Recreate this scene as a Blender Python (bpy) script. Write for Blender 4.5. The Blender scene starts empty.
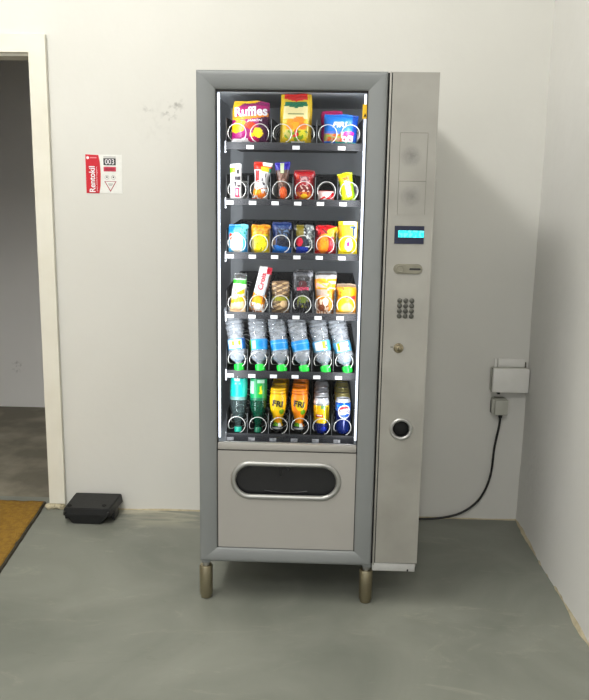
import bpy, bmesh, math, random
from mathutils import Vector, Matrix, noise
random.seed(7)
S = bpy.context.scene
C = S.collection

# ------------------------------------------------------------------ camera
def set_camera():
    f, pit, yaw, roll = 797.7, .1964, -.0336, .0151
    fw = Vector((math.sin(yaw)*math.cos(pit), math.cos(yaw)*math.cos(pit), -math.sin(pit)))
    r = Vector((math.cos(yaw), -math.sin(yaw), 0)); u = r.cross(fw)
    r2 = r*math.cos(roll)+u*math.sin(roll); u2 = -r*math.sin(roll)+u*math.cos(roll)
    cd = bpy.data.cameras.new('camera'); cd.sensor_fit = 'HORIZONTAL'; cd.sensor_width = 36
    cd.lens = f*36/589; cd.clip_start = .05
    co = bpy.data.objects.new('camera', cd); C.objects.link(co)
    m = Matrix((r2, u2, -fw)).transposed().to_4x4(); m.translation = (.4137, -2.6293, 1.4607)
    co.matrix_world = m; S.camera = co
set_camera()

# ------------------------------------------------------------------ world, lights, exposure
W = bpy.data.worlds.new('world'); S.world = W; W.use_nodes = True
W.node_tree.nodes['Background'].inputs[0].default_value = (1, .995, .985, 1)
W.node_tree.nodes['Background'].inputs[1].default_value = .84
def area(name, loc, sx, sy, power, col, rot=(0, 0, 0)):
    l = bpy.data.lights.new(name, 'AREA'); l.shape = 'RECTANGLE'; l.size = sx; l.size_y = sy
    l.energy = power; l.color = col
    o = bpy.data.objects.new(name, l); C.objects.link(o); o.location = loc; o.rotation_euler = rot
    return o
def bulb(name, loc, power, col, r=.2):
    l = bpy.data.lights.new(name, 'POINT'); l.energy = power; l.color = col; l.shadow_soft_size = r
    o = bpy.data.objects.new(name, l); C.objects.link(o); o.location = loc
for k in range(5): bulb('ceiling_tube_light', (-1.05, -.55-.42*k, 3.48), 25, (1, .985, .945))
area('fill_light_far', (.2, -3.8, 3.66), .12, 1.3, 42, (1, .985, .95))  # added fill lamp that lifts the shadows, not a known fixture
S.view_settings.view_transform = 'Standard'; S.view_settings.look = 'None'
S.view_settings.gamma = 1; S.view_settings.use_curve_mapping = False
S.view_settings.exposure = 0.38

# ------------------------------------------------------------------ helpers
def lin(c):
    o = []
    for v in c[:3]:
        v /= 255
        o.append(v/12.92 if v <= .04045 else ((v+.055)/1.055)**2.4)
    return tuple(o)+(1,)
def mat(name, rgb, rough=.5, metal=0, **k):
    m = bpy.data.materials.new(name); m.use_nodes = True
    b = m.node_tree.nodes['Principled BSDF']
    b.inputs['Base Color'].default_value = lin(rgb); b.inputs['Roughness'].default_value = rough
    b.inputs['Metallic'].default_value = metal
    for key, v in k.items(): b.inputs[key.replace('_', ' ')].default_value = v
    return m
def nodes(m):
    nt = m.node_tree; return nt, nt.nodes['Principled BSDF'], lambda t: nt.nodes.new('ShaderNode'+t)
def noisy(m, c2, scale=8, detail=6, lo=.4, hi=.7, bump=0, stretch=(1, 1, 1), bscale=None, rough=None):
    nt, b, N = nodes(m); L = nt.links.new
    tc = N('TexCoord'); mp = N('Mapping'); mp.inputs['Scale'].default_value = stretch
    L(tc.outputs['Object'], mp.inputs[0])
    n = N('TexNoise'); n.inputs['Scale'].default_value = scale; n.inputs['Detail'].default_value = detail
    L(mp.outputs[0], n.inputs['Vector'])
    r = N('ValToRGB'); r.color_ramp.elements[0].position = lo; r.color_ramp.elements[1].position = hi
    r.color_ramp.elements[0].color = b.inputs['Base Color'].default_value; r.color_ramp.elements[1].color = lin(c2)
    L(n.outputs['Fac'], r.inputs[0]); L(r.outputs[0], b.inputs['Base Color'])
    if bump:
        n2 = N('TexNoise'); n2.inputs['Scale'].default_value = bscale or scale*3; n2.inputs['Detail'].default_value = 8
        L(mp.outputs[0], n2.inputs['Vector'])
        bp = N('Bump'); bp.inputs['Strength'].default_value = bump; bp.inputs['Distance'].default_value = .01
        L(n2.outputs['Fac'], bp.inputs['Height']); L(bp.outputs[0], b.inputs['Normal'])
    return r
def setp(o, label=None, cat=None, group=None, kind=None):
    if label: o['label'] = label
    if cat: o['category'] = cat
    if group: o['group'] = group
    if kind: o['kind'] = kind
    return o
def link(name, me, m=None, parent=None, smooth=False):
    o = bpy.data.objects.new(name, me); C.objects.link(o)
    if m is not None and not me.materials:
        for x in (m if isinstance(m, (list, tuple)) else [m]): me.materials.append(x)
    if parent: o.parent = parent
    if smooth:
        for p in me.polygons: p.use_smooth = True
    return o
def obj(name, bm, m=None, parent=None, smooth=False, angle=None):
    bmesh.ops.recalc_face_normals(bm, faces=bm.faces)
    me = bpy.data.meshes.new(name); bm.to_mesh(me); bm.free()
    o = link(name, me, m, parent, smooth or angle is not None)
    if angle is not None:
        me.set_sharp_from_angle(angle=math.radians(angle))
    return o
def empty(name, loc=(0, 0, 0), rot=(0, 0, 0)):
    o = bpy.data.objects.new(name, None); C.objects.link(o); o.location = loc; o.rotation_euler = rot
    o.empty_display_size = .05; return o
def box(bm, x0, x1, y0, y1, z0, z1, bev=0, mi=0):
    vs = [bm.verts.new((x, y, z)) for x in (x0, x1) for y in (y0, y1) for z in (z0, z1)]
    fs = [bm.faces.new([vs[i] for i in q]) for q in ((0, 1, 3, 2), (4, 6, 7, 5), (0, 4, 5, 1), (2, 3, 7, 6), (0, 2, 6, 4), (1, 5, 7, 3))]
    for f in fs: f.material_index = mi
    if bev:
        es = list({e for f in fs for e in f.edges})
        bmesh.ops.bevel(bm, geom=es, offset=bev, segments=2, affect='EDGES', profile=.5)
def bxo(name, dims, m, parent=None, bev=0):
    bm = bmesh.new(); box(bm, *dims, bev=bev); return obj(name, bm, m, parent, angle=35 if bev else None)
def lathe(bm, prof, n=24, axis='z', c=(0, 0, 0), colf=None, lay=None, cap=True, ring=None):
    rings = []
    for r, h in prof:
        vs = []
        for i in range(n):
            a = 2*math.pi*i/n
            x, y = r*math.cos(a), r*math.sin(a)
            p = (x, y, h) if axis == 'z' else (x, h, y)
            vs.append(bm.verts.new((p[0]+c[0], p[1]+c[1], p[2]+c[2])))
        rings.append(vs)
    for a, b in zip(rings, rings[1:]):
        for i in range(n):
            bm.faces.new((a[i], a[(i+1) % n], b[(i+1) % n], b[i]))
    if cap:
        for v in (rings[0], rings[-1]):
            if True: bm.faces.new(v)
def tube(bm, pts, r, n=8, closed=False):
    pts = [Vector(p) for p in pts]; rings = []; m = len(pts)
    up = Vector((.13, .31, .94)).normalized()
    prev = None
    for i, p in enumerate(pts):
        t = ((pts[(i+1) % m] if closed or i < m-1 else p)-(pts[i-1] if closed or i > 0 else p)).normalized()
        a = (t.cross(up) if prev is None else prev-t*prev.dot(t)).normalized(); prev = a
        b = t.cross(a)
        rings.append([bm.verts.new(p+a*r*math.cos(2*math.pi*k/n)+b*r*math.sin(2*math.pi*k/n)) for k in range(n)])
    for i in range(m if closed else m-1):
        A, B = rings[i], rings[(i+1) % m]
        for k in range(n): bm.faces.new((A[k], A[(k+1) % n], B[(k+1) % n], B[k]))
    if not closed: bm.faces.new(rings[0]); bm.faces.new(rings[-1])
def stadium(cx, cz, w, h, r=None, n=12):
    r = r if r is not None else min(w, h)/2; P = []
    for sx, sz, a0 in ((1, -1, -90), (1, 1, 0), (-1, 1, 90), (-1, -1, 180)):
        for i in range(n+1):
            a = math.radians(a0+90*i/n)
            q = (cx+sx*(w/2-r)+r*math.cos(a), cz+sz*(h/2-r)+r*math.sin(a))
            if not P or math.dist(P[-1], q) > 1e-5: P.append(q)
    if math.dist(P[-1], P[0]) < 1e-5: P.pop()
    return P
def circ(cx, cz, r, n=32): return [(cx+r*math.cos(2*math.pi*i/n), cz+r*math.sin(2*math.pi*i/n)) for i in range(n)]
def rect(x0, x1, z0, z1): return [(x0, z0), (x1, z0), (x1, z1), (x0, z1)]
def plate(name, loops, y0, y1, m, parent=None, bev=0):
    """solid plate in the xz plane between y0 (front) and y1, first loop outer, the rest holes"""
    cu = bpy.data.curves.new('tmp', 'CURVE'); cu.dimensions = '2D'; cu.fill_mode = 'BOTH'
    for lp in loops:
        s = cu.splines.new('POLY'); s.points.add(len(lp)-1); s.use_cyclic_u = True
        for p, q in zip(s.points, lp): p.co = (q[0], q[1], 0, 1)
    cu.extrude = abs(y1-y0)/2-bev; cu.bevel_depth = bev; cu.bevel_resolution = 1
    if bev: cu.offset = -bev
    o = bpy.data.objects.new('tmp', cu); C.objects.link(o)
    me = bpy.data.meshes.new_from_object(o.evaluated_get(bpy.context.evaluated_depsgraph_get()))
    C.objects.unlink(o); bpy.data.objects.remove(o)
    me.transform(Matrix(((1, 0, 0, 0), (0, 0, -1, (y0+y1)/2), (0, 1, 0, 0), (0, 0, 0, 1))))
    me.name = name; me.materials.clear(); me.materials.append(m)
    return link(name, me, None, parent)
def ring_plate(name, path, hw, y0, y1, m, parent):
    """rounded rim swept along a closed xz path"""
    bm = bmesh.new(); n = len(path); R = []
    for i in range(n):
        a = Vector(path[i-1]); b = Vector(path[(i+1) % n]); t = (b-a).normalized(); nn = Vector((t.y, -t.x))
        p = Vector(path[i]); ring = []
        for k in range(9):
            an = math.pi*k/8
            q = p+nn*hw*math.cos(an); ring.append(bm.verts.new((q.x, y1-(y1-y0)*math.sin(an), q.y)))
        R.append(ring)
    for i in range(n):
        A, B = R[i], R[(i+1) % n]
        for k in range(8): bm.faces.new((A[k], A[k+1], B[k+1], B[k]))
    return obj(name, bm, m, parent, smooth=True)
def text(name, s, x0, x1, z0, z1, yf, m, parent=None, rot=0, shear=0, bold=.02, wf=None, ysub=.0022):
    """flat lettering fitted into a rectangle of the xz plane, laid on surface y = yf(x, z)"""
    cu = bpy.data.curves.new('tmp', 'FONT'); cu.body = s; cu.offset = bold; cu.shear = shear; cu.resolution_u = 3
    o = bpy.data.objects.new('tmp', cu); C.objects.link(o)
    me = bpy.data.meshes.new_from_object(o.evaluated_get(bpy.context.evaluated_depsgraph_get()))
    C.objects.unlink(o); bpy.data.objects.remove(o)
    tb = bmesh.new(); tb.from_mesh(me); bmesh.ops.triangulate(tb, faces=tb.faces)
    bmesh.ops.subdivide_edges(tb, edges=tb.edges, cuts=2, use_grid_fill=True); tb.to_mesh(me); tb.free()
    xs = [v.co.x for v in me.vertices]; ys = [v.co.y for v in me.vertices]
    ax, bx, ay, by = min(xs), max(xs), min(ys), max(ys)
    if rot in (90, -90):
        w, h = z1-z0, x1-x0
    else: w, h = x1-x0, z1-z0
    cx, cz = (x0+x1)/2, (z0+z1)/2; ra = math.radians(rot)
    for v in me.vertices:
        a = ((v.co.x-ax)/(bx-ax)-.5)*w; b = ((v.co.y-ay)/(by-ay)-.5)*h
        if wf: a, b = wf(a, b)
        x = cx+a*math.cos(ra)-b*math.sin(ra); z = cz+a*math.sin(ra)+b*math.cos(ra)
        v.co = (x, (yf(x, z) if callable(yf) else yf)-ysub, z)
    me.name = name; me.materials.clear(); me.materials.append(m)
    return link(name, me, None, parent)

# ------------------------------------------------------------------ materials
def wall_mat(name, rgb, rgb2, marks=(), base=None, bump=.25):
    m = mat(name, rgb, .75); r = noisy(m, rgb2, 1.3, 5, .35, .75, bump, bscale=9)
    nt, b, N = nodes(m); L = nt.links.new
    geo = N('NewGeometry'); cur = r.outputs[0]
    def blend(fac, col):
        nonlocal cur
        mx = N('MixRGB'); L(fac, mx.inputs[0]); L(cur, mx.inputs[1]); mx.inputs[2].default_value = lin(col); cur = mx.outputs[0]
    def math_(op, a, bb):
        q = N('Math'); q.operation = op; q.use_clamp = op == 'MULTIPLY'
        for i, v in enumerate((a, bb)):
            if isinstance(v, (int, float)): q.inputs[i].default_value = v
            else: L(v, q.inputs[i])
        return q.outputs[0]
    n = N('TexNoise'); n.inputs['Scale'].default_value = 38; n.inputs['Detail'].default_value = 6; L(geo.outputs['Position'], n.inputs['Vector'])
    for (p, rad, strength) in marks:
        d = N('VectorMath'); d.operation = 'DISTANCE'; L(geo.outputs['Position'], d.inputs[0]); d.inputs[1].default_value = p
        g = N('MapRange'); L(d.outputs['Value'], g.inputs[0]); g.inputs[1].default_value = rad; g.inputs[2].default_value = 0
        nn = N('MapRange'); L(n.outputs['Fac'], nn.inputs[0]); nn.inputs[1].default_value = .5; nn.inputs[2].default_value = .68
        blend(math_('MULTIPLY', math_('MULTIPLY', g.outputs[0], nn.outputs[0]), strength), (105, 103, 98))
    if base:
        sx = N('SeparateXYZ'); L(geo.outputs['Position'], sx.inputs[0])
        n2 = N('TexNoise'); n2.inputs['Scale'].default_value = 11; n2.inputs['Detail'].default_value = 7; L(geo.outputs['Position'], n2.inputs['Vector'])
        zz = math_('ADD', sx.outputs[2], math_('MULTIPLY', n2.outputs['Fac'], -.11))
        g = N('MapRange'); L(zz, g.inputs[0]); g.inputs[1].default_value = .0; g.inputs[2].default_value = -.035
        blend(g.outputs[0], base)
        # faintly greyer in patches towards the bottom
        g2 = N('MapRange'); L(math_('ADD', sx.outputs[2], math_('MULTIPLY', n2.outputs['Fac'], -1.1)), g2.inputs[0])
        g2.inputs[1].default_value = -.2; g2.inputs[2].default_value = -.6; g2.inputs[4].default_value = .35
        blend(g2.outputs[0], (170, 168, 158))
    L(cur, b.inputs['Base Color'])
    return m
M = {}
M['wall'] = wall_mat('wall_paint', (213, 212, 206), (221, 220, 215),
    [((-.215, .833, 1.812), .045, .6), ((-.245, .833, 1.77), .04, .75), ((-.34, .833, 1.785), .03, .4), ((-.3, .833, 1.74), .12, .1)], (206, 192, 160))
M['wall_side'] = wall_mat('side_wall_paint', (216, 215, 211), (224, 223, 220), [((1.325, .62, .3), .2, .12)], (200, 184, 150), .5)
M['wall_far'] = wall_mat('far_wall_paint', (226, 225, 222), (232, 231, 229), [((-1.62, 2.53, .28), .05, 1)])
M['ceiling'] = mat('ceiling_paint', (225, 224, 218), .9); noisy(M['ceiling'], (215, 214, 208), 2)
M['casing'] = mat('casing_cream_paint', (228, 225, 213), .45); noisy(M['casing'], (222, 218, 204), 5, bump=.05)
M['mortar'] = mat('beige_mortar', (198, 188, 160), .95); noisy(M['mortar'], (170, 158, 130), 30, bump=.8, bscale=60)
def floor_mat():
    m = mat('grey_concrete', (112, 115, 106), .5)
    nt, b, N = nodes(m); L = nt.links.new
    geo = N('NewGeometry'); n = N('TexNoise'); n.inputs['Scale'].default_value = 2.2; n.inputs['Detail'].default_value = 7; n.inputs['Distortion'].default_value = .8
    L(geo.outputs['Position'], n.inputs['Vector'])
    r = N('ValToRGB'); e = r.color_ramp.elements
    e[0].position = .3; e[0].color = lin((111, 114, 106)); e[1].position = .72; e[1].color = lin((136, 138, 129))
    L(n.outputs['Fac'], r.inputs[0])
    # trowel swirls: distorted stretched noise streaks
    n2 = N('TexNoise'); n2.inputs['Scale'].default_value = 3.4; n2.inputs['Detail'].default_value = 12; n2.inputs['Distortion'].default_value = 1.6; n2.inputs['Roughness'].default_value = .78
    mp = N('Mapping'); mp.inputs['Scale'].default_value = (.55, 1.5, 1); L(geo.outputs['Position'], mp.inputs[0]); L(mp.outputs[0], n2.inputs['Vector'])
    r2 = N('ValToRGB'); e = r2.color_ramp.elements; e[0].position = .56; e[0].color = (0, 0, 0, 1); e[1].position = .74; e[1].color = (.5, .5, .5, 1)
    L(n2.outputs['Fac'], r2.inputs[0])
    mx = N('MixRGB'); L(r2.outputs[0], mx.inputs[0]); L(r.outputs[0], mx.inputs[1]); mx.inputs[2].default_value = lin((170, 168, 152))
    r3 = N('ValToRGB'); e = r3.color_ramp.elements; e[0].position = .3; e[0].color = (.5, .5, .5, 1); e[1].position = .4; e[1].color = (0, 0, 0, 1)
    L(n2.outputs['Fac'], r3.inputs[0])
    mx2 = N('MixRGB'); L(r3.outputs[0], mx2.inputs[0]); L(mx.outputs[0], mx2.inputs[1]); mx2.inputs[2].default_value = lin((99, 100, 90))
    # pale plaster residue on the floor beside the wall
    sp = N('SeparateXYZ'); L(geo.outputs['Position'], sp.inputs[0])
    def rng(src, a, bb):
        q = N('MapRange'); L(src, q.inputs[0]); q.inputs[1].default_value = a; q.inputs[2].default_value = bb; return q.outputs[0]
    def mul(a, bb):
        q = N('Math'); q.operation = 'MULTIPLY'; L(a, q.inputs[0]); L(bb, q.inputs[1]); return q.outputs[0]
    n4 = N('TexNoise'); n4.inputs['Scale'].default_value = 9; n4.inputs['Detail'].default_value = 8; n4.inputs['Distortion'].default_value = .6
    mp4 = N('Mapping'); mp4.inputs['Scale'].default_value = (.5, 1.6, 1); L(geo.outputs['Position'], mp4.inputs[0]); L(mp4.outputs[0], n4.inputs['Vector'])
    msk = mul(mul(rng(sp.outputs[1], .62, .82), rng(sp.outputs[0], -.56, -.44)), mul(rng(sp.outputs[0], .7, .2), rng(n4.outputs['Fac'], .42, .60)))
    mxr = N('MixRGB'); L(msk, mxr.inputs[0]); L(mx2.outputs[0], mxr.inputs[1]); mxr.inputs[2].default_value = lin((186, 180, 160)); mx2 = mxr
    # small dark specks
    vo = N('TexVoronoi'); vo.inputs['Scale'].default_value = 3.1; L(geo.outputs['Position'], vo.inputs['Vector'])
    g = N('MapRange'); L(vo.outputs['Distance'], g.inputs[0]); g.inputs[1].default_value = .022; g.inputs[2].default_value = .012
    mx3 = N('MixRGB'); L(g.outputs[0], mx3.inputs[0]); L(mx2.outputs[0], mx3.inputs[1]); mx3.inputs[2].default_value = lin((60, 58, 52))
    L(mx3.outputs[0], b.inputs['Base Color'])
    bp = N('Bump'); bp.inputs['Strength'].default_value = .12; bp.inputs['Distance'].default_value = .01
    L(n2.outputs['Fac'], bp.inputs['Height']); L(bp.outputs[0], b.inputs['Normal'])
    return m
M['floor'] = floor_mat()
M['floor_far'] = mat('brown_dusty_concrete', (112, 107, 94), .9); noisy(M['floor_far'], (158, 152, 136), 3.5, 9, .42, .72, .5, bscale=14)
M['mat'] = mat('yellow_coir', (166, 126, 40), .95); noisy(M['mat'], (146, 108, 34), 45, 6, .4, .62, 1, bscale=220)
M['mat_edge'] = mat('mat_rubber_edge', (52, 46, 34), .8); noisy(M['mat_edge'], (66, 58, 44), 30)
M['frame'] = mat('blue_grey_aluminium', (132, 135, 135), .5, .25); noisy(M['frame'], (126, 129, 129), 3, 5, .4, .7)
M['panel'] = mat('brushed_grey_steel', (163, 161, 154), .42, .25); noisy(M['panel'], (144, 142, 135), 5, 7, .35, .75)
M['lower'] = mat('light_grey_steel', (170, 167, 162), .45, .2); noisy(M['lower'], (165, 162, 157), 6, 5, .35, .75)
M['body'] = mat('cabinet_grey_paint', (150, 150, 145), .5, .2); noisy(M['body'], (140, 140, 135), 4)
M['gap'] = mat('dark_gap_rubber', (24, 24, 23), .8); noisy(M['gap'], (32, 32, 30), 20)
M['chrome'] = mat('satin_chrome', (176, 176, 173), .38, .8); noisy(M['chrome'], (168, 168, 165), 12)
M['dark'] = mat('black_plastic', (24, 24, 26), .3); noisy(M['dark'], (32, 32, 34), 8)
M['flap'] = mat('smoked_flap_plastic', (30, 30, 32), .12); noisy(M['flap'], (36, 36, 38), 6)
M['inside'] = mat('interior_grey_sheet', (190, 194, 198), .5, .1); noisy(M['inside'], (180, 184, 189), 3)
M['tray'] = mat('charcoal_tray_metal', (20, 20, 24), .5, .0); noisy(M['tray'], (27, 27, 32), 10)
M['lip'] = mat('dark_tray_lip', (22, 22, 27), .5, .0); noisy(M['lip'], (30, 30, 36), 14)
M['bracket'] = mat('galvanised_bracket', (165, 168, 172), .35, .7); noisy(M['bracket'], (150, 153, 157), 20)
M['wire'] = mat('coated_steel_wire', (215, 214, 210), .28, .45); noisy(M['wire'], (205, 204, 200), 30)
M['tag'] = mat('white_price_card', (240, 240, 240), .5); noisy(M['tag'], (225, 225, 228), 60)
M['tag_grey'] = mat('grey_price_card', (150, 150, 152), .5); noisy(M['tag_grey'], (95, 95, 98), 90)
M['foot'] = mat('tarnished_brass_steel', (158, 150, 126), .3, .85); noisy(M['foot'], (120, 108, 82), 9, 6, .4, .7, .05, (1, 1, .3))
M['brass'] = mat('worn_brass', (160, 150, 124), .35, .9); noisy(M['brass'], (96, 88, 72), 80)
M['coin'] = mat('beige_plastic', (132, 129, 114), .4, .1); noisy(M['coin'], (122, 119, 105), 30)
M['key'] = mat('dark_metal_key', (86, 86, 80), .4, .4); noisy(M['key'], (72, 72, 67), 60)
M['lcd'] = mat('display_window', (16, 20, 48), .15); noisy(M['lcd'], (20, 24, 54), 20)
M['black'] = mat('matt_black_plastic', (13, 14, 15), .5); noisy(M['black'], (19, 20, 21), 30, bump=.1)
M['cable'] = mat('black_cable_rubber', (18, 18, 18), .45); noisy(M['cable'], (26, 26, 26), 30)
M['pvc'] = mat('white_pvc', (230, 229, 225), .4); noisy(M['pvc'], (222, 221, 216), 9)
M['pvc_grey'] = mat('grey_pvc', (184, 184, 174), .45); noisy(M['pvc_grey'], (174, 174, 164), 12)
M['pvc_dark'] = mat('dark_grey_plastic', (96, 94, 86), .6); noisy(M['pvc_dark'], (110, 108, 98), 30)  # dark grey plastic for seams, joints and the socket hood
M['yellow'] = mat('yellow_warning_vinyl', (236, 190, 20), .4); noisy(M['yellow'], (220, 172, 18), 40)
def emis(name, rgb, s, rgb2=None, sc=(300, 300, 300)):
    m = mat(name, rgb, .4); b = m.node_tree.nodes['Principled BSDF']
    b.inputs['Emission Color'].default_value = lin(rgb); b.inputs['Emission Strength'].default_value = s
    if rgb2:
        r = noisy(m, rgb2, 1, 2, .5, .56, 0, sc); m.node_tree.links.new(r.outputs[0], b.inputs['Emission Color'])
    return m
M['led'] = emis('led_tube', (236, 242, 255), 1.3)
M['lcd_lit'] = emis('lit_cyan_screen', (20, 205, 215), .9, (90, 235, 235), (120, 1, 90))
def glass_mat(name, tint, ior=1.45, dif=0., dcol=(200, 205, 210)):
    m = bpy.data.materials.new(name); m.use_nodes = True; nt = m.node_tree; nt.nodes.clear(); L = nt.links.new
    N = lambda t: nt.nodes.new('ShaderNode'+t)
    out = N('OutputMaterial'); tr = N('BsdfTransparent'); tr.inputs[0].default_value = tint
    gl = N('BsdfGlossy'); gl.inputs['Roughness'].default_value = .04; fr = N('Fresnel'); fr.inputs[0].default_value = ior
    cur = tr.outputs[0]
    if dif:
        nz = N('TexNoise'); nz.inputs['Scale'].default_value = 45; nz.inputs['Detail'].default_value = 3
        tc = N('TexCoord'); mp = N('Mapping'); mp.inputs['Scale'].default_value = (1, 1, 2.2); L(tc.outputs['Object'], mp.inputs[0]); L(mp.outputs[0], nz.inputs[0])
        mr = N('MapRange'); L(nz.outputs['Fac'], mr.inputs[0]); mr.inputs[1].default_value = .3; mr.inputs[2].default_value = .75
        mr.inputs[3].default_value = dif*.65; mr.inputs[4].default_value = min(1, dif*1.3)
        d = N('BsdfDiffuse'); d.inputs[0].default_value = lin(dcol); mx = N('MixShader'); L(mr.outputs[0], mx.inputs[0])
        L(cur, mx.inputs[1]); L(d.outputs[0], mx.inputs[2]); cur = mx.outputs[0]
    mx = N('MixShader'); L(fr.outputs[0], mx.inputs[0]); L(cur, mx.inputs[1]); L(gl.outputs[0], mx.inputs[2])
    L(mx.outputs[0], out.inputs[0]); return m
M['glass'] = glass_mat('display_glass', (.97, .98, .98, 1), 1.24)
M['pet'] = glass_mat('clear_bottle_plastic', (.9, .93, .95, 1), dif=.30, dcol=(235, 240, 248))
M['pet_teal'] = glass_mat('smoky_bottle_plastic', (.55, .66, .66, 1), dif=.1, dcol=(150, 175, 175))
M['pet_green'] = glass_mat('green_bottle_plastic', (.05, .42, .3, 1), dif=.28, dcol=(10, 110, 80))
M['film'] = glass_mat('clear_wrap_film', (.95, .95, .95, 1), dif=.1, dcol=(230, 230, 230))
def art_mat(name, rough, metal=0, coat=0):
    m = mat(name, (200, 200, 200), rough, metal); nt, b, N = nodes(m)
    a = N('Attribute'); a.attribute_name = 'art'; hs = N('HueSaturation'); hs.inputs['Saturation'].default_value = 1.2
    nt.links.new(a.outputs['Color'], hs.inputs['Color']); nt.links.new(hs.outputs[0], b.inputs['Base Color'])
    n = N('TexNoise'); n.inputs['Scale'].default_value = 55; bp = N('Bump'); bp.inputs['Strength'].default_value = .25; bp.inputs['Distance'].default_value = .004
    tc = N('TexCoord'); nt.links.new(tc.outputs['Object'], n.inputs[0])
    nt.links.new(n.outputs['Fac'], bp.inputs['Height']); nt.links.new(bp.outputs[0], b.inputs['Normal'])
    b.inputs['Coat Weight'].default_value = coat
    return m
M['wrap'] = art_mat('printed_wrapper', .36, .0, .12)
M['can'] = art_mat('printed_can', .25, .3, .3)
M['plastic_art'] = art_mat('printed_plastic', .35)
def flat(name, rgb, rough=.4, metal=0):
    k = 'flat_'+name
    if k not in M:
        M[k] = mat(name, rgb, rough, metal); noisy(M[k], tuple(max(0, c-8) for c in rgb), 40)
    return M[k]

# ------------------------------------------------------------------ setting
XR, YB, YO, ZC = 1.325, .833, .95, 3.7     # right wall, back wall, its far face, ceiling
DX0, DX1, DH = -1.70, -.825, 2.01           # door opening
def struct(name, bm, m): return setp(obj(name, bm, m), kind='structure')
bm = bmesh.new(); box(bm, -3.6, XR+.12, -5, YO, -.1, 0); struct('floor', bm, M['floor'])
bm = bmesh.new(); box(bm, -3.6, XR+.12, YO, 2.65, -.1, -.002); setp(struct('floor_adjoining', bm, M['floor_far']))
bm = bmesh.new(); box(bm, -3.6, XR+.12, -5, 2.65, ZC, ZC+.1); struct('ceiling', bm, M['ceiling'])
bm = bmesh.new()
box(bm, DX1, XR+.1, YB, YO, 0, ZC); box(bm, DX0, DX1, YB, YO, DH, ZC); box(bm, -3.6, DX0, YB, YO, 0, ZC)
struct('wall_back', bm, M['wall'])
def rough_wall(name, x0, x1, y0, y1):
    """right wall: slightly uneven plaster on its inner face"""
    bm = bmesh.new(); ny, nz = 120, 60; G = []
    for j in range(nz+1):
        row = []
        for i in range(ny+1):
            y = y0+(y1-y0)*i/ny; z = ZC*j/nz
            d = noise.noise((y*1.1, z*.9, 3))*.006+noise.noise((y*4, z*4, 9))*.0025
            row.append(bm.verts.new((x0-d-.004*math.exp(-z*6), y, z)))
        G.append(row)
    for j in range(nz):
        for i in range(ny): bm.faces.new((G[j][i], G[j+1][i], G[j+1][i+1], G[j][i+1]))
    for f in bm.faces: f.smooth = True
    box(bm, x0+.02, x1, y0, y1, 0, ZC)
    return struct(name, bm, M['wall_side'])
rough_wall('wall_right', XR, XR+.12, -5, YB)
bm = bmesh.new(); box(bm, -3.72, -3.6, -5, 2.65, 0, ZC); struct('wall_left', bm, M['wall'])
bm = bmesh.new(); box(bm, -3.6, -.45, 2.53, 2.65, 0, ZC); struct('wall_far', bm, M['wall_far'])
bm = bmesh.new(); box(bm, -.45, -.33, YO, 2.65, 0, ZC); struct('wall_adjoining_right', bm, M['wall_far'])
# door casing (front trim) and jamb lining
def casing():
    bm = bmesh.new(); w = .072; y0, y1 = .81, YB+.001
    o = [(DX0-w, .028), (DX0-w, DH+w), (DX1+w, DH+w), (DX1+w, .028)]
    i = [(DX0, .028), (DX0, DH), (DX1, DH), (DX1, .028)]
    F = {}
    for nm, L_ in (('o', o), ('i', i)):
        for k, (x, z) in enumerate(L_):
            for y in (y0, y1): F[nm, k, y] = bm.verts.new((x, y, z))
    for k in range(3):
        for a in ((('o', k, y0), ('o', k+1, y0), ('i', k+1, y0), ('i', k, y0)), (('o', k, y1), ('o', k+1, y1), ('i', k+1, y1), ('i', k, y1)),
                  (('o', k, y0), ('o', k+1, y0), ('o', k+1, y1), ('o', k, y1)), (('i', k, y0), ('i', k+1, y0), ('i', k+1, y1), ('i', k, y1))):
            bm.faces.new([F[q] for q in a])
    for k in (0, 3): bm.faces.new([F['o', k, y0], F['i', k, y0], F['i', k, y1], F['o', k, y1]])
    bmesh.ops.bevel(bm, geom=[e for e in bm.edges if all(v.co.y < .82 for v in e.verts) and e.calc_face_angle(0) > .5 and not any(abs(v.co.z-.028) < 1e-4 for v in e.verts)], offset=.004, segments=2, affect='EDGES')
    # jamb lining inside the opening
    box(bm, DX0-.001, DX0+.014, y1-.001, YO, .0, DH); box(bm, DX1-.004, DX1+.001, y1-.001, YO, .0, DH); box(bm, DX0, DX1, y1-.001, YO, DH-.012, DH+.001)
    return struct('trim_1', bm, M['casing'])
casing()
def lumps(bm, pts, r, seed, sq=.6):
    for k, (x, y, z) in enumerate(pts):
        m = Matrix.Translation((x, y, z)) @ Matrix.Diagonal((r*(1+.4*math.sin(k*2.1+seed)), r, r*sq, 1))
        res = bmesh.ops.create_icosphere(bm, subdivisions=2, radius=1, matrix=m)
        for v in res['verts']: v.co += Vector(noise.noise_vector(v.co*60))*r*.35
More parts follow.
